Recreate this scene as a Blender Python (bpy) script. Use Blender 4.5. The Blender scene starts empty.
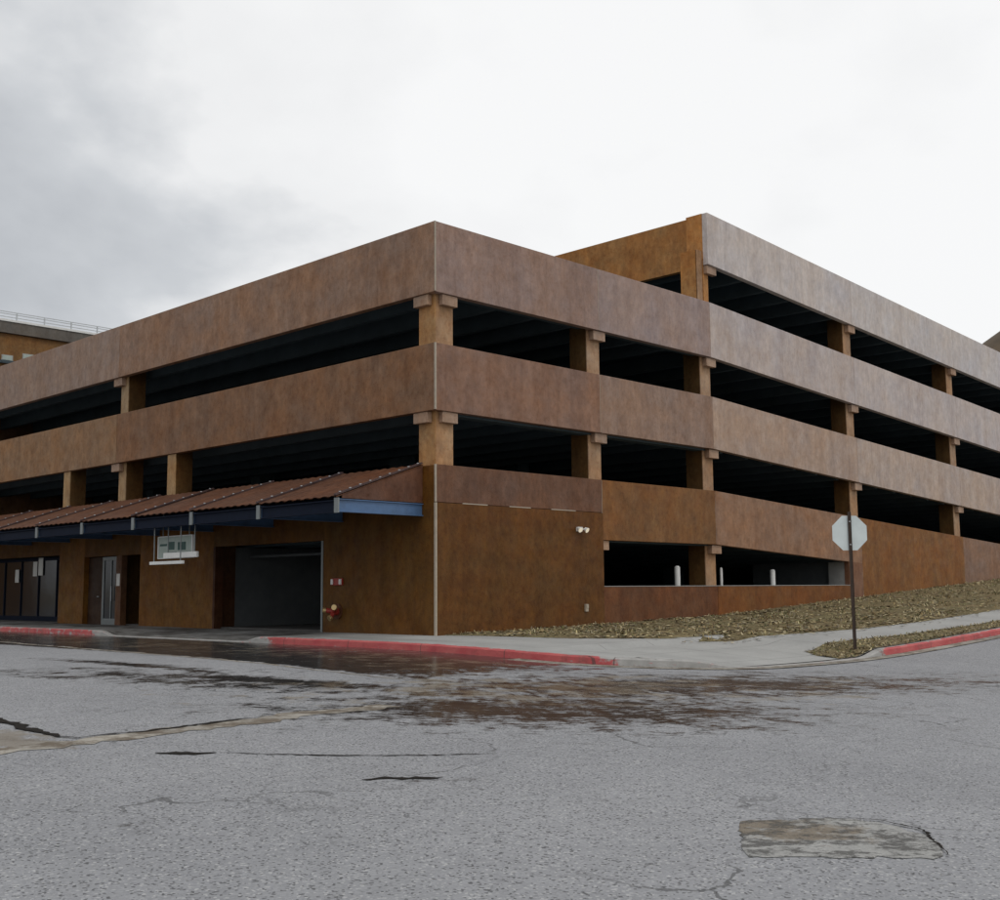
import bpy, bmesh, math, random
import numpy as np
from mathutils import Vector, Matrix

random.seed(7); rng = np.random.default_rng(7)
sc = bpy.context.scene
col = sc.collection

# ------------------------------------------------------------------ helpers
class MB:
    """collects faces, then links ONE mesh object"""
    def __init__(s): s.v = []; s.f = []
    def hexa(s, c):
        b = len(s.v); s.v += [tuple(p) for p in c]
        for q in ((0,3,2,1),(4,5,6,7),(0,1,5,4),(1,2,6,5),(2,3,7,6),(3,0,4,7)):
            s.f.append(tuple(b+i for i in q))
        return s
    def box(s, x0,x1,y0,y1,z0,z1):
        return s.hexa([(x0,y0,z0),(x1,y0,z0),(x1,y1,z0),(x0,y1,z0),(x0,y0,z1),(x1,y0,z1),(x1,y1,z1),(x0,y1,z1)])
    def slab(s, x0,x1,y0,y1,zb0,zt0,zb1,zt1, mit=0):
        # runs along x, bottom and top may slope with x; mit mitres the x0 end
        return s.hexa([(x0,y0,zb0),(x1,y0,zb1),(x1,y1,zb1),(x0+mit,y1,zb0),(x0,y0,zt0),(x1,y0,zt1),(x1,y1,zt1),(x0+mit,y1,zt0)])
    def tube(s, a, b, r, n=10, r2=None):
        a = Vector(a); b = Vector(b); d = (b-a).normalized(); r2 = r if r2 is None else r2
        u = d.orthogonal().normalized(); w = d.cross(u); k = len(s.v)
        for p, rr in ((a, r), (b, r2)):
            for i in range(n):
                t = 2*math.pi*i/n; q = p + u*math.cos(t)*rr + w*math.sin(t)*rr; s.v.append(tuple(q))
        for i in range(n):
            j = (i+1) % n; s.f.append((k+i, k+j, k+n+j, k+n+i))
        s.f.append(tuple(k+i for i in range(n))[::-1]); s.f.append(tuple(k+n+i for i in range(n)))
        return s
    def build(s, name, mat, parent=None, tint=None, bevel=0, smooth=False):
        me = bpy.data.meshes.new(name); me.from_pydata(s.v, [], s.f); me.update()
        o = bpy.data.objects.new(name, me); col.objects.link(o)
        bm = bmesh.new(); bm.from_mesh(me); bmesh.ops.recalc_face_normals(bm, faces=bm.faces)
        if bevel:
            bmesh.ops.bevel(bm, geom=list(bm.edges), offset=bevel, segments=2, affect='EDGES', profile=.6)
        bm.to_mesh(me); bm.free()
        if smooth:
            for p in me.polygons: p.use_smooth = True
        me.materials.append(mat)
        if parent is not None: o.parent = parent
        if tint is not None: o.color = (*tint, 1)
        return o

def tag(o, label=None, cat=None, group=None, kind=None):
    if label: o['label'] = label
    if cat: o['category'] = cat
    if group: o['group'] = group
    if kind: o['kind'] = kind
    return o
def empty(name, loc=(0,0,0), rz=0):
    o = bpy.data.objects.new(name, None); col.objects.link(o); o.location = loc; o.rotation_euler = (0,0,rz)
    o.empty_display_size = .3
    return o
def copy_tree(o, parent=None):
    c = o.copy(); col.objects.link(c); c.parent = parent
    for ch in [x for x in bpy.data.objects if x.parent == o]: copy_tree(ch, c)
    return c
def lin(r,g,b):
    f = lambda c: (c/255/12.92) if c <= 10 else ((c/255+.055)/1.055)**2.4
    return (f(r), f(g), f(b))

# ------------------------------------------------------------------ materials
class NT:
    def __init__(s, name):
        s.m = bpy.data.materials.new(name); s.m.use_nodes = True
        s.t = s.m.node_tree; s.b = s.t.nodes['Principled BSDF']
    def n(s, typ, **kw):
        x = s.t.nodes.new(typ)
        for k, v in kw.items():
            if k.startswith('i_'):
                x.inputs[k[2:].replace('_',' ')].default_value = v
            else: setattr(x, k, v)
        return x
    def l(s, a, b): s.t.links.new(a, b)
    def pos(s, scale=(1,1,1)):
        g = s.n('ShaderNodeNewGeometry'); m = s.n('ShaderNodeVectorMath', operation='MULTIPLY'); m.inputs[1].default_value = scale
        s.l(g.outputs['Position'], m.inputs[0]); return m.outputs[0]
    def noise(s, scale, vec=None, detail=4, rough=.55, lo=.3, hi=.7, out0=0., out1=1.):
        x = s.n('ShaderNodeTexNoise'); x.inputs['Scale'].default_value = scale; x.inputs['Detail'].default_value = detail; x.inputs['Roughness'].default_value = rough
        s.l(vec if vec is not None else s.pos(), x.inputs['Vector'])
        r = s.n('ShaderNodeMapRange'); r.inputs[1].default_value = lo; r.inputs[2].default_value = hi; r.inputs[3].default_value = out0; r.inputs[4].default_value = out1
        s.l(x.outputs['Fac'], r.inputs[0]); return r.outputs[0]
    def mix(s, fac, a, b, mode='MIX'):
        x = s.n('ShaderNodeMix', data_type='RGBA', blend_type=mode)
        for idx, val in ((0, fac), (6, a), (7, b)):
            if isinstance(val, (int, float)): x.inputs[idx].default_value = val
            elif isinstance(val, tuple): x.inputs[idx].default_value = (*val, 1) if len(val) == 3 else val
            else: s.l(val, x.inputs[idx])
        return x.outputs[2]
    def math(s, op, a, b=None):
        x = s.n('ShaderNodeMath', operation=op)
        for i, v in enumerate((a, b)):
            if v is None: continue
            if isinstance(v, (int, float)): x.inputs[i].default_value = v
            else: s.l(v, x.inputs[i])
        return x.outputs[0]
    def attr(s, name):
        x = s.n('ShaderNodeAttribute', attribute_name=name); return x
    def bump(s, h, strength=.3, dist=.02):
        x = s.n('ShaderNodeBump'); x.inputs['Strength'].default_value = strength; x.inputs['Distance'].default_value = dist
        s.l(h, x.inputs['Height']); s.l(x.outputs[0], s.b.inputs['Normal'])
    def set(s, color=None, rough=None, metal=None, spec=None):
        for k, v in (('Base Color', color), ('Roughness', rough), ('Metallic', metal), ('Specular IOR Level', spec)):
            if v is None: continue
            if isinstance(v, tuple): s.b.inputs[k].default_value = (*v, 1) if len(v) == 3 else v
            elif isinstance(v, (int, float)): s.b.inputs[k].default_value = v
            else: s.l(v, s.b.inputs[k])
        return s.m

def mat_rust():
    t = NT('weathered_rust_panel')
    tint = t.n('ShaderNodeObjectInfo').outputs['Color']
    streak = t.noise(1.0, t.pos((1.6,1.6,.16)), 5, .6, .34, .66)
    fine = t.noise(1.0, t.pos((7,7,3.0)), 6, .72, .34, .66)
    blotch = t.noise(.7, t.pos((1,1,1.2)), 7, .66, .38, .64)
    grey = t.noise(.38, t.pos((1.1,1.1,.9)), 6, .62, .42, .64)
    mott = t.noise(2.3, t.pos((1,1,.8)), 8, .7, .38, .64)
    spots = t.noise(8, None, 6, .7, .50, .70)
    sp_ = t.n('ShaderNodeSeparateColor'); t.l(tint, sp_.inputs[0])
    sat = t.math('MINIMUM', t.math('MULTIPLY', t.math('SUBTRACT', 1.0, t.math('DIVIDE', sp_.outputs[2], sp_.outputs[0])), 1.35), 1.0)
    spots = t.math('MULTIPLY', spots, t.math('ADD', t.math('MULTIPLY', sat, .75), .25)); mott = t.math('MULTIPLY', mott, t.math('ADD', t.math('MULTIPLY', sat, .6), .4))
    c = t.mix(t.math('MULTIPLY', t.math('MULTIPLY', blotch, sat), .8), tint, t.mix(1, tint, (1.20,.95,.66), 'MULTIPLY'))
    c = t.mix(t.math('MULTIPLY', grey, .5), c, t.mix(1, c, (.84,.95,1.14), 'MULTIPLY'))
    c = t.mix(t.math('MULTIPLY', mott, .85), c, t.mix(1, c, (.62,.55,.49), 'MULTIPLY'))
    c = t.mix(t.math('MULTIPLY', streak, .45), c, t.mix(1, c, (.60,.55,.54), 'MULTIPLY'))
    c = t.mix(t.math('MULTIPLY', fine, .6), c, t.mix(1, c, (1.5,1.45,1.38), 'MULTIPLY'))
    c = t.mix(t.math('MULTIPLY', spots, .7), c, t.mix(1, c, (.62,.48,.38), 'MULTIPLY'))
    drip = t.noise(1.0, t.pos((4.5,4.5,.05)), 3, .55, .62, .78)
    c = t.mix(t.math('MULTIPLY', drip, .28), c, t.mix(1, c, (.5,.42,.36), 'MULTIPLY'))
    t.bump(t.math('ADD', t.noise(30, None, 3, .6), mott), .25, .01)
    return t.set(c, t.noise(2.5, None, 4, .6, .3, .7, .5, .75), 0, .2)

def mat_plain(name, color, rough=.6, metal=0, var=.25, scale=6, spec=.5, dirt=None):
    t = NT(name)
    n = t.noise(scale, None, 5, .6, .3, .7)
    c = t.mix(t.math('MULTIPLY', n, var*2), color, tuple(x*.55 for x in color))
    if dirt: c = t.mix(t.math('MULTIPLY', t.noise(1.1, None, 5, .65, .5, .75), .6), c, dirt)
    t.bump(t.noise(40, None, 3, .6), .12, .005)
    return t.set(c, rough, metal, spec)

M = {}
M['rust'] = mat_rust()
M['concrete_dark'] = mat_plain('dark_concrete', (.065,.088,.10), .85, 0, .3, 1.2, .2)  # low base tone deepens the shade inside the open decks
M['concrete_mid'] = mat_plain('grey_concrete', (.10,.11,.115), .85, 0, .3, 2)
M['concrete_floor'] = mat_plain('oily_concrete_floor', (.09,.085,.08), .7, 0, .4, 1.0)
M['concrete_pale'] = mat_plain('pale_concrete', (.34,.335,.32), .85, 0, .2, 5)
M['seal'] = mat_plain('pale_sealant', (.42,.36,.28), .7, 0, .25, 6)
M['blue'] = mat_plain('blue_painted_steel', (.075,.15,.29), .45, 0, .22, 5, .5, (.03,.045,.07))
M['blue_dark'] = mat_plain('dark_blue_painted_steel', (.007,.012,.027), .7, 0, .3, 5, .12)
M['white'] = mat_plain('white_paint', (.72,.72,.70), .5, 0, .12, 5, .5, (.4,.38,.33))
M['steel'] = mat_plain('galvanised_steel', (.5,.52,.53), .45, .6, .18, 9)
M['sign_back'] = mat_plain('bare_aluminium_sign_back', (.62,.68,.68), .5, .15, .14, 4, .5, (.42,.47,.47))
M['sign_red'] = mat_plain('red_sign_sheeting', (.5,.02,.02), .4)
M['pole'] = mat_plain('rusty_sign_post', (.05,.03,.02), .7, 0, .4, 8)
M['brass'] = mat_plain('brass_fitting', (.62,.45,.22), .35, .7, .2, 14)
M['red'] = mat_plain('red_enamel', (.32,.03,.02), .45, 0, .2, 8)
M['alu'] = mat_plain('grey_aluminium_frame', (.22,.24,.24), .45, .4, .2, 7)
M['black'] = mat_plain('black_rubber', (.015,.015,.016), .7)
M['dkgreen'] = mat_plain('dark_green_print', (.03,.085,.07), .6, 0, .3, 9)
M['sage'] = mat_plain('pale_sage_sign', (.36,.42,.38), .6, 0, .2, 4)
M['paper'] = mat_plain('white_paper', (.75,.74,.70), .7, 0, .06, 5)

def mat_glass():
    t = NT('dark_window_glass'); t.bump(t.noise(1.5, None, 2, .5), .04, .02)
    return t.set((.012,.014,.018), .12, 0, .28)
M['glass'] = mat_glass()
def mat_lens():
    t = NT('lamp_lens'); t.b.inputs['Emission Color'].default_value = (1,.86,.62,1); t.b.inputs['Emission Strength'].default_value = .35
    return t.set((.85,.8,.68), .2)
M['lens'] = mat_lens()

def mat_road():
    t = NT('worn_asphalt')
    wet = t.attr('wet').outputs['Fac']; mud = t.attr('mud').outputs['Fac']
    big = t.noise(.35, None, 5, .6, .3, .7); mid = t.noise(2.2, None, 5, .65, .3, .7)
    p = t.pos()
    grit = t.n('ShaderNodeTexVoronoi'); grit.inputs['Scale'].default_value = 66; t.l(p, grit.inputs['Vector'])
    gr = t.n('ShaderNodeMapRange'); gr.inputs[1].default_value = 0; gr.inputs[2].default_value = 1
    sepc = t.n('ShaderNodeSeparateColor'); t.l(grit.outputs['Color'], sepc.inputs[0]); t.l(sepc.outputs[0], gr.inputs[0])
    c = t.mix(big, (.315,.318,.330), (.255,.259,.272))
    c = t.mix(t.math('MULTIPLY', mid, .35), c, (.195,.198,.208))
    lane = t.noise(1.0, t.pos((.42,.05,1)), 3, .5, .40, .60); c = t.mix(t.math('MULTIPLY', lane, .22), c, (.34,.345,.36))
    oil = t.noise(1.7, None, 4, .6, .66, .74); c = t.mix(t.math('MULTIPLY', oil, .35), c, (.10,.10,.105))
    c = t.mix(t.math('MULTIPLY', gr.outputs[0], .5), c, t.mix(1, c, (.55,.55,.56), 'MULTIPLY'))
    dk = t.math('GREATER_THAN', sepc.outputs[1], .90); c = t.mix(t.math('MULTIPLY', dk, .8), c, (.04,.04,.042))
    lt = t.math('GREATER_THAN', sepc.outputs[2], .93); c = t.mix(t.math('MULTIPLY', lt, .5), c, (.5,.5,.49))
    ck = t.n('ShaderNodeTexVoronoi', feature='DISTANCE_TO_EDGE'); ck.inputs['Scale'].default_value = .55
    wob = t.n('ShaderNodeTexNoise'); wob.inputs['Scale'].default_value = 1.6; wob.inputs['Detail'].default_value = 6; t.l(p, wob.inputs['Vector'])
    wv = t.n('ShaderNodeVectorMath', operation='MULTIPLY_ADD'); wv.inputs[1].default_value = (.9,.9,.9); t.l(wob.outputs['Color'], wv.inputs[0]); t.l(p, wv.inputs[2]); t.l(wv.outputs[0], ck.inputs['Vector'])
    ckl = t.math('LESS_THAN', ck.outputs['Distance'], .009); c = t.mix(t.math('MULTIPLY', t.math('MULTIPLY', ckl, t.noise(.5, None, 3, .5, .50, .62)), .7), c, (.05,.05,.05))
    # tar specks along worn wheel lines
    tar = t.noise(9, None, 3, .7, .66, .70); c = t.mix(t.math('MULTIPLY', tar, .5), c, (.06,.06,.062))
    # streaky damp staining, long axis along the kerb-to-kerb run-off
    rot = t.n('ShaderNodeVectorRotate', rotation_type='Z_AXIS'); rot.inputs['Angle'].default_value = math.radians(45); t.l(p, rot.inputs['Vector'])
    st = t.n('ShaderNodeVectorMath', operation='MULTIPLY'); st.inputs[1].default_value = (.9,1.15,1); t.l(rot.outputs[0], st.inputs[0])
    ws = t.math('ADD', t.math('MULTIPLY', t.noise(1.9, st.outputs[0], 9, .76, .36, .62), .58), t.math('MULTIPLY', t.noise(7.5, st.outputs[0], 6, .72, .36, .62), .42))
    wm = t.math('MULTIPLY', wet, t.math('MULTIPLY_ADD', ws, 1.0)); 
    wsum = t.math('ADD', wet, t.math('SUBTRACT', ws, 1.0))
    wr = t.n('ShaderNodeMapRange'); wr.inputs[1].default_value = .0; wr.inputs[2].default_value = .32; t.l(wsum, wr.inputs[0])
    tone = t.noise(2.6, st.outputs[0], 4, .6, .35, .65)
    dampc = t.mix(tone, (.036,.032,.028), (.010,.0095,.009))
    c = t.mix(t.math('MULTIPLY', wr.outputs[0], .94), c, dampc)
    ms = t.math('ADD', mud, t.math('SUBTRACT', t.noise(1.6, st.outputs[0], 6, .65, .34, .66), 1.0))
    mr = t.n('ShaderNodeMapRange'); mr.inputs[1].default_value = 0; mr.inputs[2].default_value = .3; t.l(ms, mr.inputs[0])
    mudc = t.mix(t.noise(4, st.outputs[0], 5, .65, .3, .7), (.25,.22,.175), (.12,.095,.065))
    c = t.mix(t.math('MULTIPLY', mr.outputs[0], .8), c, mudc)
    rr = t.n('ShaderNodeMapRange'); rr.inputs[3].default_value = .72; rr.inputs[4].default_value = .20; t.l(wr.outputs[0], rr.inputs[0])
    bs = t.n('ShaderNodeBump'); bs.inputs['Distance'].default_value = .006
    t.l(t.math('ADD', sepc.outputs[0], t.math('MULTIPLY', mid, 2.)), bs.inputs['Height'])
    t.l(t.math('SUBTRACT', .35, t.math('MULTIPLY', wr.outputs[0], .33)), bs.inputs['Strength']); t.l(bs.outputs[0], t.b.inputs['Normal'])
    return t.set(c, rr.outputs[0], 0, .4)
M['road'] = mat_road()

def mat_walk():
    t = NT('pavement_concrete')
    dirty = t.attr('dirty').outputs['Fac']
    c = t.mix(t.noise(.8, None, 5, .6, .3, .7), (.40,.40,.385), (.31,.31,.30))
    c = t.mix(t.math('MULTIPLY', t.noise(20, None, 4, .65, .3, .7), .3), c, (.2,.2,.19))
    br = t.n('ShaderNodeTexBrick'); br.offset = 0; br.inputs['Scale'].default_value = 1; br.inputs['Mortar Size'].default_value = .012
    br.inputs['Brick Width'].default_value = 1.6; br.inputs['Row Height'].default_value = 1.6
    t.l(t.pos(), br.inputs['Vector'])
    c = t.mix(t.math('MULTIPLY', br.outputs['Fac'], .6), c, (.10,.10,.09))
    dm = t.math('MULTIPLY', dirty, t.noise(1.3, t.pos((1,.5,1)), 6, .65, .30, .6))
    c = t.mix(t.math('MULTIPLY', dm, .92), c, t.mix(t.noise(2.4, None, 4, .6), (.07,.062,.054), (.035,.031,.028)))
    t.bump(t.noise(60, None, 3, .6), .2, .004)
    return t.set(c, .8, 0, .35)
M['walk'] = mat_walk()

def mat_kerb():
    t = NT('kerb_concrete_with_red_paint')
    paint = t.attr('paint').outputs['Fac']
    c = t.mix(t.noise(3, None, 5, .6, .3, .7), (.40,.39,.375), (.27,.265,.25))
    wear = t.math('ADD', paint, t.math('SUBTRACT', t.noise(3.5, t.pos((1,1,2.2)), 7, .72, .34, .64), 1.0))
    wr = t.n('ShaderNodeMapRange'); wr.inputs[1].default_value = -.15; wr.inputs[2].default_value = .15; t.l(wear, wr.inputs[0])
    c = t.mix(t.math('MULTIPLY', wr.outputs[0], .9), c, t.mix(t.noise(2, None, 4, .6), (.42,.035,.045), (.50,.10,.09)))
    c = t.mix(t.math('MULTIPLY', t.noise(2.2, None, 5, .7, .55, .75), .55), c, (.07,.06,.05))
    br = t.n('ShaderNodeTexBrick'); br.offset = 0; br.inputs['Scale'].default_value = 1; br.inputs['Mortar Size'].default_value = .012
    br.inputs['Brick Width'].default_value = 2.4; br.inputs['Row Height'].default_value = 2.4; br.inputs['Brick Width'].default_value = 2.4; t.l(t.pos(), br.inputs['Vector'])
    c = t.mix(t.math('MULTIPLY', br.outputs['Fac'], .7), c, (.06,.055,.05))
    t.bump(t.noise(18, None, 5, .7), .5, .012)
    return t.set(c, .75, 0, .35)
M['kerb'] = mat_kerb()

def mat_vcol(name, rough=.9):
    t = NT(name); a = t.attr('tone'); return t.set(a.outputs['Color'], rough, 0, .2)
M['litter'] = mat_vcol('dry_leaf_litter')
M['bush'] = mat_vcol('brown_hill_scrub')
def mat_soil():
    t = NT('leafy_soil')
    c = t.mix(t.noise(3, None, 6, .7, .3, .7), (.30,.235,.125), (.10,.075,.042))
    c = t.mix(t.math('MULTIPLY', t.noise(1.1, None, 5, .65, .45, .65), .5), c, (.20,.19,.095))
    t.bump(t.noise(9, None, 6, .7), .8, .05)
    return t.set(c, .95, 0, .15)
M['soil'] = mat_soil()
def mat_patch():
    t = NT('broken_concrete_patch')
    c = t.mix(t.noise(2.5, None, 6, .65, .3, .7), (.40,.395,.38), (.29,.29,.278))
    br = t.attr('mud').outputs['Fac']
    bm_ = t.math('ADD', br, t.math('SUBTRACT', t.noise(3.2, None, 6, .7, .32, .66), 1.0))
    mr = t.n('ShaderNodeMapRange'); mr.inputs[1].default_value = 0; mr.inputs[2].default_value = .3; t.l(bm_, mr.inputs[0])
    c = t.mix(t.math('MULTIPLY', mr.outputs[0], .85), c, (.17,.128,.08))
    rot = t.n('ShaderNodeVectorRotate', rotation_type='Z_AXIS'); rot.inputs['Angle'].default_value = math.radians(45); t.l(t.pos(), rot.inputs['Vector'])
    st = t.n('ShaderNodeVectorMath', operation='MULTIPLY'); st.inputs[1].default_value = (1.1,1.5,1); t.l(rot.outputs[0], st.inputs[0])
    dk = t.noise(4.5, st.outputs[0], 9, .8, .50, .56)
    c = t.mix(t.math('MULTIPLY', dk, .85), c, (.045,.042,.038))
    c = t.mix(t.math('MULTIPLY', t.noise(45, None, 3, .6, .35, .65), .4), c, (.17,.17,.165))
    t.bump(t.math('SUBTRACT', t.noise(30, None, 4, .6), t.math('MULTIPLY', dk, 1.5)), .5, .012)
    return t.set(c, .85, 0, .3)
M['patch'] = mat_patch()
def mat_strip():
    t = NT('stained_concrete_strip')
    c = t.mix(t.noise(1.3, None, 6, .65, .35, .65), (.36,.335,.29), (.25,.235,.21))
    c = t.mix(t.math('MULTIPLY', t.noise(3.2, None, 7, .75, .42, .57), .85), c, (.095,.07,.045))
    return t.set(c, .85, 0, .3)
M['strip'] = mat_strip()
M['crack'] = mat_plain('dark_tar_crack', (.02,.017,.014), .9, 0, .3, 10, .1)
M['hill'] = mat_plain('brown_hillside', (.10,.066,.034), .95, 0, .5, .05)

# ------------------------------------------------------------------ ground heights (metres, z=0 near the kerb)
def sp(t, k=1.0): return k*np.log1p(np.exp(np.clip(np.asarray(t, float)/k, -40, 40)))
def R(x, y):
    x = np.asarray(x, float); y = np.asarray(y, float)
    xc = np.minimum(x, 70); yc = np.maximum(np.minimum(y, 70), -70)
    ys = -3 - sp(-3-yc, 1.0) + .004*sp(yc+3, 1.0)
    z = -.335 + .0289*(ys+20.5) - .0078*(np.minimum(xc, 12)+18.7) + .04*sp(xc-4, 1.5) + .008*sp(xc-12, 1.)
    return z-.075*np.exp(-((x-4)/6)**2-((y+9)/4)**2)
KX, KY, KR = -2.6, -8.8, 3.0
def kerb_d(x, y):          # distance inside the kerb line
    a = x-KX; b = y-KY
    inn = (a < KR) & (b < KR)
    return np.where(inn, KR-np.hypot(KR-a, KR-b), np.minimum(a, b))
def wall_u(x, y):
    a = np.maximum(-x, 0); b = np.maximum(-y, 0); return np.hypot(a, b)
def wall_z(x):
    x = np.maximum(x, 0); return .20+.019*np.minimum(x, 11.5)+.052*np.maximum(x-11.5, 0)
def step(t, a, b):
    t = np.clip((np.asarray(t, float)-a)/(b-a), 0, 1); return t*t*(3-2*t)
def kerb_h(x, y):
    drive = step(y, 3.4, 4.2)*(1-step(y, 10.8, 11.6))
    ramp = step(x, -1.5, -.4)*(1-step(x, 4.0, 5.0))*(y < -5)
    return .145*(1-np.maximum(drive*.85, ramp*.93))
def H(x, y):               # pavement / verge height
    x = np.asarray(x, float); y = np.asarray(y, float)
    d = np.maximum(kerb_d(x, y), 0); u = wall_u(x, y); t = d/(d+u+1e-6)
    return (1-t)*(R(x, y)+kerb_h(x, y)) + t*np.where(x < 0, .22+.001*np.clip(y, 0, 40), wall_z(x))

def grid_mesh(name, xs, ys, zf, mat, keep=None, attrs=None):
    X, Y = np.meshgrid(xs, ys); Z = zf(X, Y); nx, ny = len(xs), len(ys)
    v = np.stack([X, Y, Z], -1).reshape(-1, 3)
    idx = np.arange(nx*ny).reshape(ny, nx)
    f = np.stack([idx[:-1,:-1], idx[:-1,1:], idx[1:,1:], idx[1:,:-1]], -1).reshape(-1, 4)
    if keep is not None:
        k = keep(X, Y).reshape(-1); f = f[k[f].all(1)]
        used = np.unique(f); remap = -np.ones(nx*ny, int); remap[used] = np.arange(len(used)); v = v[used]; f = remap[f]
    me = bpy.data.meshes.new(name); me.from_pydata(v.tolist(), [], f.tolist()); me.update()
    for p in me.polygons: p.use_smooth = True
    for an, fn in (attrs or {}).items():
        a = me.attributes.new(an, 'FLOAT', 'POINT'); a.data.foreach_set('value', fn(v[:,0], v[:,1]).astype(np.float32))
    o = bpy.data.objects.new(name, me); col.objects.link(o); me.materials.append(mat)
    return o
def axis(lo, a, b, hi, fine, coarse):
    return np.unique(np.round(np.concatenate([np.arange(lo, a, coarse), np.arange(a, b, fine), np.arange(b, hi+coarse, coarse)]), 3))

# --- stains on the road: two soft masks in world metres
def seg_d(x, y, a, b):
    ax, ay = a; bx, by = b; dx, dy = bx-ax, by-ay
    t = np.clip(((x-ax)*dx+(y-ay)*dy)/(dx*dx+dy*dy), 0, 1); return np.hypot(x-ax-t*dx, y-ay-t*dy)
def blob(x, y, cx, cy, along, across, ang=-45):
    c, s = math.cos(math.radians(ang)), math.sin(math.radians(ang))
    u = (x-cx)*c+(y-cy)*s; v = -(x-cx)*s+(y-cy)*c
    return np.clip(1.25-np.sqrt((u/along)**2+(v/across)**2), 0, 1)
def wet_mask(x, y):
    m = 1.1*step(-np.abs(x+4.8)+2.6, 0, .5)*step(y, -9.5, -5)*(1-step(y, 24, 30))       # soaked lane along the kerb
    m = np.maximum(m, .80*blob(x, y, -4.3, -10.3, 8.5, 3.0, -22))
    m = np.maximum(m, .80*blob(x, y, -8.2, -11.1, 5.4, 2.8, -40))
    m = np.maximum(m, .98*blob(x, y, -8.9, -6.4, 3.2, .75, -72))
    m = np.maximum(m, .9*blob(x, y, -9.0, -2.6, 4.0, .5, -85))
    m = np.maximum(m, .72*blob(x, y, -9.8, -5.5, 5.5, 1.5, -75))
    m = np.maximum(m, .62*blob(x, y, -11.2, -3.0, 4.0, .8, -80))
    m = np.maximum(m, .95*blob(x, y, .4, -12.75, .85, .30, -48))
    m = np.maximum(m, .50*blob(x, y, -12.6, -13.6, 1.0, .22, -40))
    m = np.maximum(m, .42*blob(x, y, -12.3, -15.0, 1.2, .16, -30))
    m = np.maximum(m, .46*blob(x, y, -14.6, -13.7, 1.6, .12, -12))
    m = np.maximum(m, .40*blob(x, y, -3.2, -15.2, 1.6, .25, -20))
    return m
def mud_mask(x, y):
    m = .72*blob(x, y, -6.0, -9.6, 6.0, 2.6, -30)
    m = np.maximum(m, 1.15*blob(x, y, -14.25, -9.5, 1.1, .6, -75))
    m = np.maximum(m, .45*step(-np.abs(x+4.4)+2.2, 0, .8)*step(y, -9, -6)*(1-step(y, 24, 30)))
    return m
road = grid_mesh('road', axis(-70, -20, 16, 70, .16, 1.0), axis(-70, -21, 20, 70, .16, 1.0),
    lambda x, y: R(x, y)-.45*step(kerb_d(x, y), .10, .8), M['road'], None, {'wet': wet_mask, 'mud': mud_mask})
tag(road, kind='structure')
ground = grid_mesh('ground', np.concatenate([[-1800,-900,-400,-200,-120], np.arange(-80, 81, 8), [120,200,400,900,1800]]),
    np.concatenate([[-1800,-900,-400,-200,-120], np.arange(-80, 81, 8), [120,200,400,900,1800]]),
    lambda x, y: R(x, y)-.9, M['soil'])
tag(ground, kind='structure')

# --- pavement, kerb
sw = grid_mesh('pavement', axis(-2.6, -2.6, 14, 60, .2, 1.0), axis(-8.8, -8.8, 14, 36, .2, 1.0), H, M['walk'],
    lambda x, y: (kerb_d(x, y) > .02) & ((x < .35) | (y < .35)),
    {'dirty': lambda x, y: np.maximum(step(y, 2.2, 4.5), .45*step(-x, .9, 1.8)*step(y, -6, 0))*(x < .4)})
tag(sw, kind='structure')

def sweep(name, pts, prof, mat, attr=None):
    """prof(i) -> list of (offset to the inside, z above road)"""
    v, f, at = [], [], []
    n = len(pts)
    for i, (px, py) in enumerate(pts):
        a = Vector(pts[max(i-1, 0)]); b = Vector(pts[min(i+1, n-1)]); t = (b-a).normalized(); nrm = Vector((-t.y, t.x))
        pr = prof(px, py)
        for q_, (o, z) in enumerate(pr):
            v.append((px+nrm.x*o, py+nrm.y*o, float(R(px, py))+z)); at.append(attr(px, py)*(1, 1, 1, .75, .1, 0)[q_] if attr else 0)
    k = len(pr)
    for i in range(n-1):
        for j in range(k-1): f.append((i*k+j, (i+1)*k+j, (i+1)*k+j+1, i*k+j+1))
    me = bpy.data.meshes.new(name); me.from_pydata(v, [], f); me.update()
    if attr:
        a = me.attributes.new('paint', 'FLOAT', 'POINT'); a.data.foreach_set('value', np.array(at, np.float32))
    o = bpy.data.objects.new(name, me); col.objects.link(o); me.materials.append(mat); return o
kp = [(KX, y) for y in np.arange(36, KY+KR, -.2)]
kp += [(KX+KR-KR*math.cos(t), KY+KR-KR*math.sin(t)) for t in np.linspace(0, math.pi/2, 22)]
kp += [(x, KY) for x in np.arange(KX+KR+.2, 60, .2)]
def kprof(x, y):
    h = float(kerb_h(x, y))+.004
    return [(-.02, -.05), (0.0, .0), (.012, h*.8), (.045, h), (.17, h+.002), (.19, h-.02)]
def kpaint(x, y):
    a = float(step(y, -7.3, -6.9)*(1-step(y, 2.6, 3.4)))*(x < -.5) + float(step(y, 11.4, 12.2)*(1-step(y, 21, 22)))*.72
    b = float(step(x, 4.6, 5.1)*(1-step(x, 12.4, 13.2)))*(y < -8)
    return max(a, b)
kerb = sweep('kerb', kp, kprof, M['kerb'], kpaint); tag(kerb, kind='structure')
gut = sweep('gutter', [p for p in kp if p[1] < -5.2], lambda x, y: [(-.34, .004), (-.2, .006), (-.022, .012)], M['strip'], None)
tag(gut, kind='structure')

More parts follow.
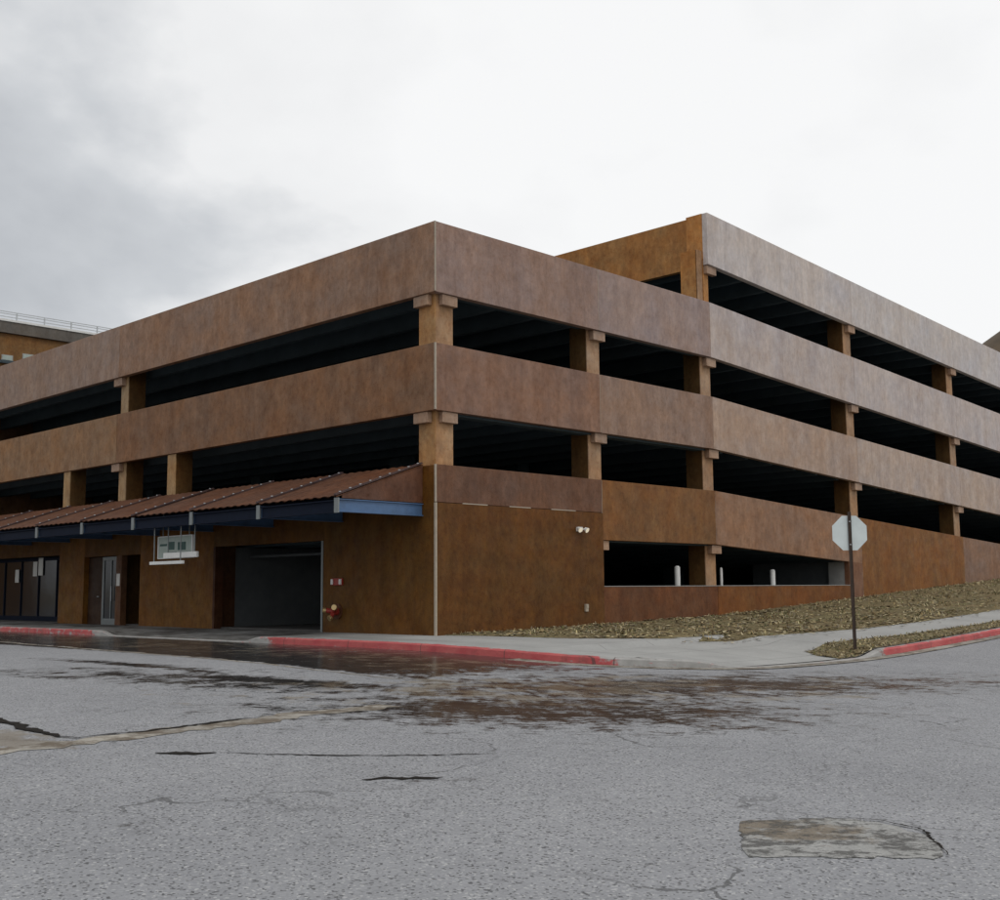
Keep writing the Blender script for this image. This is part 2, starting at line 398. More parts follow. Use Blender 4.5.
# --- planted strips
def verge(name, xs, y0f, y1f, lift, n=10):
    v, f = [], []
    for x in xs:
        for j in range(n+1):
            t = j/n; y = y0f(x)*(1-t)+y1f(x)*t
            v.append((x, y, float(H(x, y))+lift*math.sin(math.pi*min(max(t, .0), 1))**.5+.004))
    m = n+1
    for i in range(len(xs)-1):
        for j in range(n): f.append((i*m+j, i*m+j+1, (i+1)*m+j+1, (i+1)*m+j))
    mb = MB(); mb.v = v; mb.f = f
    o = mb.build(name, M['soil'], None, None, 0, True); return tag(o, kind='structure')
def yo(x): return -float(np.interp(x, [.3, .6, .95, 1.6, 2.4, 3.3, 4.2, 8.7, 15, 60], [.02, .9, 3.0, 4.0, 4.75, 5.2, 5.6, 6.3, 6.6, 6.6]))
verge('planting_bed', np.concatenate([np.arange(.3, 6, .15), np.arange(6, 50, .4)]), lambda x: -.035, yo, .02, 12)
def t0(x): return -float(np.interp(x, [3.3, 3.8, 5.0, 8, 12, 60], [8.1, 7.55, 7.45, 7.7, 7.9, 8.0]))
verge('tree_lawn', np.concatenate([np.arange(3.3, 8, .15), np.arange(8, 50, .4)]), t0, lambda x: -8.59, .02, 6)

PAL = [(.50,.43,.27),(.48,.41,.26),(.30,.26,.18),(.22,.19,.14),(.16,.13,.09),(.46,.38,.20),(.38,.29,.15),(.42,.36,.22),(.34,.25,.13),(.40,.33,.18),(.50,.44,.27),(.30,.22,.11),(.13,.085,.045),(.07,.045,.028),(.17,.17,.075),(.24,.22,.10),(.34,.30,.20),(.10,.11,.05)]
def litter(name, n, sampler, size=(.05,.13), lift=.0, blade=.35):
    v, f, c = [], [], []
    for i in range(n):
        q_ = sampler(); x, y = q_[0], q_[1]; kind = q_[2] if len(q_) > 2 else (random.random() < blade); z = float(H(x, y))+lift
        s = random.uniform(*size); a = random.uniform(0, 6.283)
        tone = random.choice(PAL); g = random.uniform(.7, 1.25); tone = tuple(min(q*g, .7) for q in tone)
        b = len(v)
        if kind:            # a tuft blade
            dx, dy = math.cos(a)*.02, math.sin(a)*.02; h = s*random.uniform(.35, .95); lx, ly = random.uniform(-.06,.06), random.uniform(-.06,.06)
            v += [(x-dx,y-dy,z-.01),(x+dx,y+dy,z-.01),(x+lx+dx*.4,y+ly+dy*.4,z+h),(x+lx-dx*.4,y+ly-dy*.4,z+h)]
        else:                                   # a curled dead leaf
            ux, uy = math.cos(a)*s, math.sin(a)*s; vx, vy = -uy*.55, ux*.55
            tz = [random.uniform(.004, s*.3) for _ in range(4)]
            v += [(x-ux*.6,y-uy*.6,z+tz[0]),(x+vx,y+vy,z+tz[1]),(x+ux*.6,y+uy*.6,z+tz[2]),(x-vx,y-vy,z+tz[3])]
        f.append((b,b+1,b+2,b+3)); c.append(tone)
    me = bpy.data.meshes.new(name); me.from_pydata(v, [], f); me.update()
    at = me.attributes.new('tone', 'FLOAT_COLOR', 'FACE'); at.data.foreach_set('color', np.array([(*q, 1) for q in c], np.float32).ravel())
    o = bpy.data.objects.new(name, me); col.objects.link(o); me.materials.append(M['litter']); return o
CL = []
while len(CL) < 260:
    a_, b_ = random.uniform(.4, 44)**1.0, random.uniform(-6.4, -.1)
    if b_ > yo(a_)+.15: CL.append((a_, b_, random.uniform(.08, .32)))
def s_bed():
    if random.random() < .3:
        a_, b_, r_ = random.choice(CL); return random.gauss(a_, r_), min(random.gauss(b_, r_*.7), -.04), random.random() < .85
    if random.random() < .03:
        a_ = random.uniform(.6, 30); return a_, yo(a_)-abs(random.gauss(0, .25)), False
    while True:
        x = random.uniform(.5, 44) if random.random() < .6 else random.uniform(.5, 16); y = random.uniform(-6.6, -.02)
        if y > yo(x)+random.uniform(-.12, .1) and random.random() < .12+.88*(.5+.5*math.sin(x*1.7+2.1*math.sin(y*1.9)))*(.5+.5*math.sin(y*3.1+x*.8)): return x, y, random.random() < .04
tag(litter('dead_leaves_and_dry_grass', 17000, s_bed, (.03,.115), .02, .06), 'tan and brown dead leaves with dry grass along the garage wall', 'ground cover', kind='stuff')
def s_lawn():
    while True:
        x = random.uniform(3.3, 36) if random.random() < .5 else random.uniform(3.3, 15); y = random.uniform(-8.6, -7.4)
        if y < t0(x)+random.uniform(-.1, .1): return x, y
tag(litter('dry_verge_grass', 5000, s_lawn, (.03,.075), .012, .2), 'straw coloured grass strip between red kerb and sidewalk around the sign post', 'grass', kind='stuff')

# --- marks on the road surface, thin sheets a few mm above it
def ribbon(name, pts, w, mat, lift=.004, jit=.3, sub=.12, taper=True):
    P = []
    for a, b in zip(pts[:-1], pts[1:]):
        n = max(2, int(math.dist(a, b)/sub))
        for i in range(n): P.append((a[0]+(b[0]-a[0])*i/n, a[1]+(b[1]-a[1])*i/n))
    P.append(pts[-1]); v, f = [], []; wob = 0
    for i, p in enumerate(P):
        a = P[max(i-1, 0)]; b = P[min(i+1, len(P)-1)]; d = Vector((b[0]-a[0], b[1]-a[1])).normalized(); nn = Vector((-d.y, d.x))
        e = 1 if not taper else min(1, .15+3*min(i, len(P)-1-i)/len(P))
        wob = .8*wob+random.uniform(-1, 1)*w*jit*.5
        for s in (-1, 0, 1):
            o = wob + s*w*.5*e*random.uniform(1-jit, 1+jit); x = p[0]+nn.x*o; y = p[1]+nn.y*o
            v.append((x, y, float(R(x, y))+lift))
    for i in range(len(P)-1):
        for j in range(2): f.append((i*3+j, i*3+j+1, i*3+4+j, i*3+3+j))
    mb = MB(); mb.v = v; mb.f = f; o = mb.build(name, mat, None, None, 0, True); return tag(o, kind='structure')
ribbon('concrete_gutter_strip', [(-15.6,-10.6),(-13.7,-10.25),(-12.4,-10.05),(-10.9,-9.82),(-9.6,-9.6)], .34, M['strip'], .005, .34, .15, False)
ribbon('pavement_joint', [(-6.2,20),(-6.5,9),(-6.93,2.9),(-7.2,-1.5),(-7.36,-6.8),(-6.9,-8.3)], .16, M['strip'], .004, .5, .18)
ribbon('pavement_crack', [(-13.4,-6.6),(-13.66,-8.4),(-13.72,-9.5),(-13.66,-10.06)], .13, M['crack'], .011, .5, .08)
ribbon('pavement_crack', [(-13.66,-10.02),(-12.9,-10.0),(-12.2,-9.86),(-11.4,-9.72)], .07, M['crack'], .011, .6, .07)
ribbon('pavement_crack', [(-13.5,-11.22),(-13.28,-11.38),(-13.08,-11.52)], .13, M['crack'], .006, .4, .05)
ribbon('pavement_crack', [(-13.05,-11.55),(-12.8,-11.9),(-12.4,-12.3),(-12.0,-12.6)], .035, M['crack'], .006, .8, .06)
ribbon('pavement_crack', [(-12.95,-13.35),(-12.7,-13.45),(-12.4,-13.68)], .10, M['crack'], .006, .7, .05)
ribbon('pavement_crack', [(-12.2,-12.5),(-11.6,-12.9),(-11.2,-13.1)], .03, M['crack'], .006, .8, .06)

# concrete repair patch in the foreground: straight near side, rounded far right corner
def patch():
    A, B, C, D = Vector((-12.03,-16.12)), Vector((-12.84,-16.69)), Vector((-11.93,-17.5)), Vector((-11.18,-16.76))
    out = []
    edge = lambda a, b, n: [a.lerp(b, i/n) for i in range(n)]
    M1 = Vector((-11.42,-16.50))
    out += edge(A, B, 14)+edge(B, C, 18)
    for i in range(16):                       # curved far right side
        t = i/16; out.append((1-t)**2*C+2*t*(1-t)*Vector((-11.15,-17.05))+t*t*M1)
    out += edge(M1, A, 12)
    for _ in range(3): out = [(out[i-1]+out[i]*2+out[(i+1) % len(out)])/4 for i in range(len(out))]
    wv = [math.sin(i*.9)*.012+math.sin(i*2.3+1)*.012 for i in range(len(out))]
    c0 = sum(out, Vector((0,0)))/len(out); out = [p+(p-c0).normalized()*w_ for p, w_ in zip(out, wv)]
    out = [p+Vector((random.uniform(-.022,.022), random.uniform(-.022,.022))) for p in out]
    cen = sum(out, Vector((0,0)))/len(out); v, f, mud = [], [], []
    rings = [1, .985, .93, .8, .6, .4, .2]
    n = len(out)
    for k, r in enumerate(rings):
        for p in out:
            q = cen+(p-cen)*r; v.append((q.x, q.y, float(R(q.x, q.y))+(.004 if k == 0 else .009)))
            mud.append(float(blob(np.array(q.x), np.array(q.y), -12.05, -16.45, .70, .40, -45)))
    for k in range(len(rings)-1):
        for i in range(n): j = (i+1) % n; f.append((k*n+i, k*n+j, (k+1)*n+j, (k+1)*n+i))
    v.append((cen.x, cen.y, float(R(cen.x, cen.y))+.009)); mud.append(1); L = (len(rings)-1)*n
    for i in range(n): f.append((L+i, L+(i+1) % n, len(v)-1))
    mb = MB(); mb.v = v; mb.f = f; o = mb.build('road_repair_patch', M['patch'], None, None, 0, True)
    a = o.data.attributes.new('mud', 'FLOAT', 'POINT'); a.data.foreach_set('value', np.array(mud, np.float32))
    tag(o, kind='structure')
    ribbon('pavement_crack', [tuple(C+Vector((.01,.01))), (-11.36,-17.08), (-11.3,-16.75), tuple(M1)], .022, M['crack'], .012, .9, .03)
patch()

# ------------------------------------------------------------------ THE PARKING GARAGE
G = empty('parking_garage')
tag(G, 'large rust brown multi level parking garage with open decks on the street corner', 'parking garage')
XS = [0, 6.29, 11.83, 21.25, 30.28, 39.6, 49.0]
def zs(x): return -.0515*max(0, x-11.83)
RT, RB = 13.28, 11.575
B1T, B1B, B2T, B2B, B3T, B3B = 10.32, 8.54, 7.27, 5.61, 4.29, 2.615
g = .008
T = {  # base colours of the panels (weathering steel; grazing sky sheen painted in as greyer far end)
 'b1': [(.28,.202,.175),(.315,.245,.225),(.45,.395,.375),(.47,.42,.405),(.47,.42,.405),(.47,.42,.405)],
 'b2': [(.24,.15,.112),(.275,.195,.155),(.385,.30,.25),(.43,.36,.32),(.43,.36,.32),(.43,.36,.32)],
 'b3': [(.145,.082,.056),(.20,.105,.042),(.27,.168,.112),(.215,.104,.034),(.24,.155,.112),(.24,.155,.112)],
 'r':  [None,None,(.515,.475,.46),(.515,.48,.465),(.515,.48,.465),(.515,.48,.465)],
}
def panel_x(i, zt, zb, tint, y0=0., y1=.2, name='parapet_panel', zb2=None, mit=0, ledge=True):
    x0, x1 = XS[i]+g, XS[i+1]-g
    if i == 0: x0 = .0
    b0, b1 = (zb+zs(x0), zb+zs(x1)) if zb2 is None else zb2
    o = MB().slab(x0, x1, y0, y1, b0, zt+zs(x0), b1, zt+zs(x1), mit).build(name, M['rust'], G, tint, .012)
    return o
for i in range(6):
    panel_x(i, B1T, B1B, T['b1'][i], mit=.2 if i == 0 else 0)
    panel_x(i, B2T, B2B, T['b2'][i], mit=.2 if i == 0 else 0)
    if i in (1, 2): panel_x(i, B3T, B3B, T['b3'][i])
    if i >= 3: panel_x(i, B3T, 0, T['b3'][i], name='wall_panel', zb2=(.3, .9))
    if i >= 2: panel_x(i, RT, RB, T['r'][i])
# first bay: upper strip and the solid wall below it
MB().slab(.0, 6.282, 0, .2, 3.375, B3T, 3.375, B3T, .2).build('parapet_panel', M['rust'], G, T['b3'][0], .01)
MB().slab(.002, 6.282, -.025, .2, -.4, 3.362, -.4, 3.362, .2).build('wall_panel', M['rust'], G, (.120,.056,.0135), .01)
for a, b in ((.9,1.76),(2.55,3.34),(4.15,5.12)): MB().box(a, b, -.030, -.008, 3.362, 3.385).build('ledge_highlight', M['seal'], G)  # pale strips stand for light caught on the ledge
# low wall below the ground level opening
for i, tt in ((1, (.14,.062,.028)), (2, (.175,.076,.022))):
    panel_x(i, 0, 0, tt, name='low_wall', zb2=None) if False else None
    x0, x1 = XS[i]+g, XS[i+1]-g-(1.0 if i == 2 else 0)
    MB().slab(x0, x1, 0, .2, -.2, 1.33, -.2, 1.33).build('low_wall', M['rust'], G, tt, .012)
    MB().box(x0, x1, -.012, .215, 1.333, 1.352).build('wall_cap', M['concrete_pale'], G)
MB().box(20.25, 21.235, .003, .2, -.2, 3.0).build('wall_panel', M['rust'], G, (.2,.11,.07))
MB().box(20.27, 20.5, .21, .85, .2, 2.5).build('wall_return', M['concrete_pale'], G)
MB().box(20.5, 20.7, .9, 4.2, .2, 2.5).build('wall_return', M['concrete_mid'], G)
# seams: pale sealant on every joint
for i in range(1, 6):
    x = XS[i]; z = zs(x)
    for zt, zb in ((B1T, B1B), (B2T, B2B), (B3T, B3B if i < 3 else .5), (RT, RB)):
        if zt == RT and i < 3: continue
        MB().box(x-.007, x+.007, .006, .05, zb+z+.02, zt+z-.01).build('joint_seal', M['seal'] if i < 2 else M['rust'], G, (.3,.24,.2))
# corner trim
for z0, z1, w in ((-.2, 3.36, .03), (3.38, B3T-.01, .022), (B2B+.01, B2T-.01, .022), (B1B+.01, B1T-.01, .014)):
    MB().box(-w*.6-.004, w, -w*.6-.028, w-.02, z0, z1).build('corner_trim', M['seal'], G)

# left face
def panel_y(y0, y1, zb, zt, tint, x0=0., x1=.2, name='parapet_panel', mit=0):
    c = [(x0,y0,zb),(x1,y0+mit,zb),(x1,y1,zb),(x0,y1,zb),(x0,y0,zt),(x1,y0+mit,zt),(x1,y1,zt),(x0,y1,zt)]
    return MB().hexa(c).build(name, M['rust'], G, tint, .012 if y1-y0 > 1 else 0)
panel_y(.002, 15.89, B1B, B1T, (.275,.18,.128), mit=.2); panel_y(15.91, 32.2, B1B, B1T, (.30,.225,.185))
panel_y(.002, 15.89, B2B, B2T, (.215,.128,.078), mit=.2); panel_y(15.91, 32.2, B2B, B2T, (.27,.175,.105))
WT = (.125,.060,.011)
panel_y(.002, 4.36, -.4, 4.27, WT, mit=.2, name='wall_panel')
panel_y(4.364, 9.686, 2.6, 4.27, WT, name='wall_panel')
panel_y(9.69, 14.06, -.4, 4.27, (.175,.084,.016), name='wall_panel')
panel_y(14.064, 17.926, 2.5, 4.27, WT, name='wall_panel')
panel_y(15.28, 15.64, -.4, 2.497, (.15,.08,.045), name='door_post')
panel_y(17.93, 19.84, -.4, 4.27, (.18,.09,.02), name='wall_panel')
panel_y(19.844, 32.2, 2.62, 4.27, WT, name='wall_panel')
for y0, y1 in ((9.25, 9.688),):
    pass
MB().box(.204, .75, 9.70, 9.95, 0, 2.9).build('entrance_jamb', M['rust'], G, (.06,.028,.012))
MB().box(-.02, .26, 9.58, 9.686, 0, 2.597).build('entrance_jamb', M['rust'], G, (.07,.03,.014))
MB().box(-.015, .26, 4.364, 4.44, 0, 2.597).build('entrance_jamb', M['alu'], G)
MB().box(.76, 9, 9.72, 9.9, .1, 2.6).build('ramp_wall', M['concrete_mid'], G)
MB().tube((1.2, 4.5, 2.32), (1.2, 9.6, 2.32), .04).build('sprinkler_pipe', M['concrete_mid'], G)
MB().tube((2.6, 6.4, .3), (2.6, 6.4, 2.5), .06).build('light_streak_pipe', M['steel'], G)  # grey tube added in place of a narrow upright light
# lobby recess: glass door, dark doors, storefront
MB().box(1.2, 1.3, 13.9, 18.1, 0, 2.9).build('lobby_wall', M['concrete_dark'], G)
d = MB(); d.box(.16,.22,16.78,16.9,.2,2.48); d.box(.16,.22,15.66,15.78,.2,2.48); d.box(.16,.22,15.78,16.78,2.36,2.48); d.box(.16,.22,15.78,16.78,.2,.42); d.box(.16,.22,16.26,16.32,.42,2.36)
door = d.build('entrance_door', M['alu'], G)
MB().box(.185,.195,15.78,16.26,.42,2.36).build('pane', M['glass'], door); MB().box(.185,.195,16.32,16.78,.42,2.36).build('pane', M['glass'], door)
MB().tube((.12,16.18,1.0),(.12,16.18,1.5),.015).build('handle', M['steel'], door)
sd = MB().box(.17,.21,16.92,17.91,.2,2.48).build('service_door', M['rust'], G, (.05,.03,.02)); MB().tube((.13,17.05,1.15),(.13,17.17,1.15),.018).build('handle', M['steel'], sd)
sf = MB()
for y in np.arange(19.9, 32.3, 1.53): sf.box(.65,.73,y-.03,y+.03,.2,2.61)
sf.box(.651,.729,19.86,32.1,2.5,2.61); sf.box(.651,.729,19.86,32.1,.15,.42)
sfo = sf.build('storefront_frame', M['blue_dark'], G)
for y in np.arange(19.9, 30.8, 1.53): MB().box(.688,.696,y+.034,y+1.49,.424,2.496).build('pane', M['glass'], sfo)

# decks (double tee: flat slab with stems underneath, in one mesh)
def deck_level(z, name='floor_deck'):
    m = MB(); m.box(.21, 11.80, .21, 32.0, z-.12, z)
    for x in np.arange(1.2, 11.6, 1.5): m.box(x-.09, x+.09, .25, 31.9, z-.62, z-.123)
    m.box(.22, 11.7, .22, .55, z-.64, z-.126)
    m.build(name, M['concrete_dark'], G)
def deck_ramp(z, name='ramp_deck', xa=11.81):
    m = MB(); m.slab(xa, 48.9, .21, 16.9, z-.12+zs(xa), z+zs(xa), z-.12+zs(48.9), z+zs(48.9))
    for x in np.arange(12.6, 48.6, 1.5): m.box(x-.09, x+.09, .25, 16.85, z+zs(x)-.62, z+zs(x)-.13)
    m.build(name, M['concrete_dark'], G)
for z in (9.25, 6.2): deck_level(z); deck_ramp(z)
deck_level(3.22); deck_ramp(3.22); deck_ramp(12.2, xa=12.2)
MB().box(.21, 48.9, .21, 32, -.1, .25).build('ground_floor', M['concrete_floor'], G)
# unseen rear, far and inner walls, solid to block sky light
MB().box(11.9, 48.9, 16.95, 17.15, 0, 10.4).build('ramp_wall', M['concrete_dark'], G)
MB().box(.2, 48.95, 32.01, 32.2, 0, 9.2).build('rear_wall', M['rust'], G, (.2,.12,.07))
MB().box(48.96, 49.15, .0, 32.2, 0, 10.3).build('end_wall', M['rust'], G, (.2,.12,.07))
MB().box(11.9, 12.1, 17.2, 32, 0, 10.3).build('ramp_wall', M['concrete_dark'], G)
MB().box(7.5, 7.7, 4, 17, .25, 3.0).build('ramp_wall', M['concrete_dark'], G)
# return wall of the upper ramp deck and its pilaster
MB().box(11.96, 12.16, .83, 16.9, RB, RT-.012).build('return_wall', M['rust'], G, (.36,.19,.068), .012)
MB().box(11.838, 12.10, .205, .82, 9.3, RT+.01).build('pilaster', M['rust'], G, (.44,.235,.085), .01)
MB().slab(12.2, 48.9, 16.75, 16.94, RB, RT, RB+zs(48.9), RT+zs(48.9)).build('parapet_panel', M['concrete_dark'], G)

# columns: one continuous column per grid point, corbels where it carries a parapet
CT_SHADED, CF_LIT = (.10,.056,.019), (.36,.245,.155)  # side shade painted as a dark column tint, lit fronts as pale plates
def corbel(c, x0,x1,y0,y1,zt):
    MB().box(x0,x1,y0,y1,zt-.27,zt-.004).build('corbel', M['rust'], c, (.36,.26,.195), .012)
for i in range(1, 7):
    x = XS[i] if i < 6 else XS[i]-.4
    zt = 9.1 if i == 1 else 12.05+zs(x)
    c = MB().box(x-.27, x+.27, .272, .88, -.1, zt).build('column', M['rust'], G, CT_SHADED, .012)
    MB().box(x-.275, x+.272, .242, .270, -.1, zt-.004).build('lit_column_face', M['rust'], c, CF_LIT)
    for lv in ([B1B, B2B] if i == 1 else [B1B, B2B, RB]) + ([B3B] if i in (1, 2) else []):
        xx = x+.1 if i == 1 else x+.12
        if i == 2 and lv == RB: xx = x+.30
        corbel(c, xx-.27, xx+.25, .07, .239, lv+zs(x+.25))
c = MB().box(.222, .80, .222, .80, .1, 9.1).build('column', M['rust'], G, CT_SHADED, .012)
MB().box(.222, .79, .196, .220, 3.2, 9.09).build('lit_column_face', M['rust'], c, (.37,.24,.14)); MB().box(.196, .220, .1965, .79, 3.2, 9.09).build('lit_column_face', M['rust'], c, (.40,.25,.12))
for lv in (B1B, B2B):
    corbel(c, .31, .82, .05, .193, lv); corbel(c, .05, .193, .31, .84, lv)
for y in (15.9, 31.6):
    c = MB().box(.272, .88, y-.26, y+.22, -.1, 9.1).build('column', M['rust'], G, CT_SHADED, .012)
    MB().box(.242, .270, y-.258, y+.222, -.1, 9.09).build('lit_column_face', M['rust'], c, (.37,.27,.16))
    for lv in (B1B, B2B): corbel(c, .07, .239, y-.1, y+.44, lv)
for y in (12.35, 19.6):
    c = MB().box(.082, .66, y-.24, y+.24, 3.3, 5.9).build('column', M['rust'], G, CT_SHADED, .012)
    MB().box(.052, .080, y-.242, y+.242, 3.3, 5.598).build('lit_column_face', M['rust'], c, (.37,.26,.14))
MB().box(11.538, 11.5575, .29, .87, 9.35, 12.045).build('pilaster', M['rust'], G, (.42,.225,.08))
for x in (6.3, 11.83, 21.25, 30.28):
    for y in (8.5, 16.6, 24.5):
        if x > 12 and y > 10: continue
        MB().box(x-.3, x+.3, y-.3, y+.3, .2, 9.0).build('column', M['concrete_dark'], G)

# canopy over the entrance side
EX, EZ, RZ = -2.62, 3.40, 4.30
cm = MB(); n = 190; y0c, y1c = .42, 32.0; ys = np.linspace(y0c, y1c, n*2+1)
for k, y in enumerate(ys):
    h = .018*(1 if (k % 4) in (1, 2) else 0)
    cm.v += [(EX, y, EZ+h), (-.002, y, RZ+h), (EX, y, EZ+h-.02), (-.002, y, RZ+h-.02)]
for k in range(len(ys)-1):
    a = 4*k; cm.f += [(a, a+4, a+5, a+1), (a+2, a+3, a+7, a+6)]
cm.f += [(0,1,3,2), (4*(len(ys)-1), 4*(len(ys)-1)+2, 4*(len(ys)-1)+3, 4*(len(ys)-1)+1)]
canopy = cm.build('canopy_roof', M['rust'], G, (.115,.055,.032))
fast = None
by = [.46+3.1*k for k in range(11)]
for k, y in enumerate(by):
    m = MB(); m.hexa([(EX-.01,y-.05,EZ+.02),(-.03,y-.05,RZ+.02),(-.03,y+.05,RZ+.02),(EX-.01,y+.05,EZ+.02),(EX-.01,y-.05,EZ+.06),(-.03,y-.05,RZ+.06),(-.03,y+.05,RZ+.06),(EX-.01,y+.05,EZ+.06)])
    m.build('seam_batten', M['rust'], canopy, (.075,.05,.05))
    for q in np.linspace(.05, .95, 9):
        x = EX*(1-q); z = EZ+(RZ-EZ)*q+.06
        if fast is None: fast = MB().tube((0,0,0),(0,0,.022),.03,8).build('fastener', M['steel'], canopy); o = fast
        else: o = fast.copy(); col.objects.link(o)
        o.parent = canopy; o.location = (x, y, z)
    # blue outrigger: plate girder with top and bottom flange and an end plate
    r = MB(); r.box(-2.56,-.02,y-.02,y+.02,3.07,3.33); r.box(-2.56,-.02,y-.07,y+.07,3.33,3.35); r.box(-2.56,-.02,y-.07,y+.07,3.05,3.07)
    r.build('outrigger', M['blue'], canopy)
    MB().box(-2.60,-2.562,y-.075,y+.075,3.03,3.37).build('end_plate', M['alu'], canopy)
for k in range(10):
    y0, y1 = by[k]+.077, by[k+1]-.102
    f_ = MB(); f_.box(-2.54,-2.50,y0,y1,3.06,3.30); f_.box(-2.60,-2.50,y0,y1,3.30,3.325); f_.box(-2.60,-2.50,y0,y1,3.035,3.06)
    f_.build('eave_channel', M['blue_dark'], canopy)
gm = MB(); gm.v = [(-2.45,.43,3.37),(-.01,.43,3.37),(-.01,.43,4.27),(-2.45,.43,3.44),(-2.45,.455,3.37),(-.01,.455,3.37),(-.01,.455,4.27),(-2.45,.455,3.44)]; gm.f = [(0,1,2,3),(4,7,6,5),(0,4,5,1),(1,5,6,2),(2,6,7,3),(3,7,4,0)]
gm.build('gable_sheet', M['rust'], canopy, (.12,.062,.042))
for x, z in ((-.9, 3.9), (-1.75, 3.61)): MB().box(x-.06, x+.06, .6, 31.9, z-.2, z-.02).build('purlin', M['blue_dark'], canopy)

# ------------------------------------------------------------------ things on and around the garage
def add(o, lab, cat, grp=None): return tag(o, lab, cat, grp)
# hanging sign and clearance bars
s = empty('hanging_sign', (-1.95, 8.5, 2.23)); add(s, 'pale green hanging sign board with dark green blocks under the rust canopy', 'sign')
MB().box(-.03,.03,-.88,.88,0,.58).build('sign_board', M['sage'], s, None, .006)
f = MB()
for a in ((-.04,.04,-.92,-.882,-.02,.60),(-.04,.04,.882,.92,-.02,.60),(-.04,.04,-.882,.882,.582,.605),(-.04,.04,-.882,.882,-.025,-.002)): f.box(*a)
f.build('frame', M['white'], s)
m = MB(); m.box(-.036,-.031,.02,.34,.22,.44); m.box(-.036,-.031,-.58,-.16,.20,.42); m.box(-.036,-.031,.42,.8,.33,.39); m.box(-.036,-.031,-.1,.3,.08,.15); m.build('printed_blocks', M['dkgreen'], s)
for y in (-.7, .7): MB().tube((0,y,.605),(0,y,1.36),.014).build('hanger_rod', M['alu'], s)
bars = []
for loc, half, lab in (((-2.25, 7.72, 2.2), .86, 'upper white clearance bar hung on thin rods right of the sign board'), ((-2.42, 8.15, 2.03), .87, 'lower pinkish white clearance bar hung below the sign board')):
    b = empty('clearance_bar', loc); add(b, lab, 'clearance bar', 'clearance bars under the canopy')
    MB().box(-.035,.035,-half,half,0,.15 if loc[2] > 2.1 else .085).build('bar', M['white'], b, None, .008)
    for y in (-half*.82, half*.78): MB().tube((0,y,.08),(0,y,1.12+(2.2-loc[2])),.016).build('hanger_rod', M['alu'], b)

# fire fittings on the wall beside the entrance
fa = empty('fire_alarm', (-.003, 3.72, 1.5)); add(fa, 'red fire alarm plate with two white strobes on the wall beside the entrance', 'fire alarm')
MB().box(-.05,0,-.22,.22,-.08,.10).build('back_plate', M['red'], fa, None, .01)
for y in (-.17, .17): MB().box(-.09,-.052,y-.04,y+.04,-.06,.08).build('strobe', M['white'], fa, None, .012)
fd = empty('fire_hose_connection', (-.003, 3.72, .80)); add(fd, 'red fire hose connection with brass caps low on the wall beside the entrance', 'fire hydrant')
m = MB(); m.tube((-.03,0,-.05),(0,0,-.05),.2,20); m.build('wall_plate', M['rust'], fd, (.12,.05,.025))
m = MB(); m.tube((-.03,0,-.05),(-.16,0,-.05),.10,14); m.tube((-.12,0,-.05),(-.24,.2,-.02),.065,12); m.tube((-.12,0,-.05),(-.24,-.2,.05),.065,12); m.tube((-.12,0,-.05),(-.24,-.02,-.2),.055,12); m.build('body', M['red'], fd)
for a, b in (((-.24,.2,-.02),(-.31,.235,-.015)), ((-.24,-.2,.05),(-.31,-.235,.06)), ((-.24,-.02,-.2),(-.30,-.02,-.23))): MB().tube(a,b,.075,14).build('cap', M['brass'], fd, None, .008)

# twin head floodlight and outlet box on the street face
fl = empty('floodlight', (5.22, -.026, 2.88)); add(fl, 'cream twin head floodlight high on the brown wall near the first opening', 'floodlight')
MB().box(-.1,.1,-.08,0,-.06,.06).build('housing', M['white'], fl, None, .01)
for sx in (-1, 1):
    m = MB(); m.tube((sx*.05,-.08,0),(sx*.13,-.17,-.01),.02,8); m.tube((sx*.13,-.12,.01),(sx*.14,-.20,-.035),.045,14,.075)
    h = m.build('lamp_head', M['white'], fl); MB().tube((sx*.1402,-.2012,-.0358),(sx*.1406,-.205,-.038),.069,14).build('lens', M['lens'], h)
ob = empty('outlet_box', (5.47, -.026, .77)); add(ob, 'small pale outlet box low on the brown wall below the floodlight', 'outlet box')
MB().box(-.055,.055,-.06,0,-.1,.1).build('box', M['seal'], ob, None, .008); MB().box(-.048,.048,-.075,-.062,-.005,.09).build('lid', M['seal'], ob)


# white posts behind the low wall
for x, r, h, lab in ((10.42,.085,1.67,'thick white post behind the low wall left of the second column'),(12.78,.045,1.64,'thin white post behind the low wall right of the second column'),(15.85,.085,1.60,'thick white post behind the low wall in the middle of the wide opening')):
    p = empty('bollard', (x, .5, .252)); add(p, lab, 'bollard', 'white posts behind the low wall')
    MB().tube((0,0,0),(0,0,h-.02),r,16).build('post', M['white'], p, None, 0); MB().tube((0,0,h-.02),(0,0,h+.03),r*1.04,16,r*.55).build('cap', M['white'], p)

# paper notices on the glass
for y, z, w, h, lab in ((23.25,2.2,.36,.55,'white notice on the dark entrance glass, left of the pair'),(22.78,2.28,.38,.66,'white notice on the dark entrance glass, right of the pair'),(24.85,1.95,.34,.5,'white notice on the dark entrance glass at the far left edge')):
    o = MB().box(.640,.648,y-w/2,y+w/2,z-h/2,z+h/2).build('notice', M['paper']); add(o, lab, 'notice', 'notices on the entrance glass')
o = MB().box(-.012,-.004,15.36,15.58,1.5,1.9).build('notice', M['paper']); add(o, 'small white notice on the brown post beside the glass door', 'notice', 'notices by the doors')

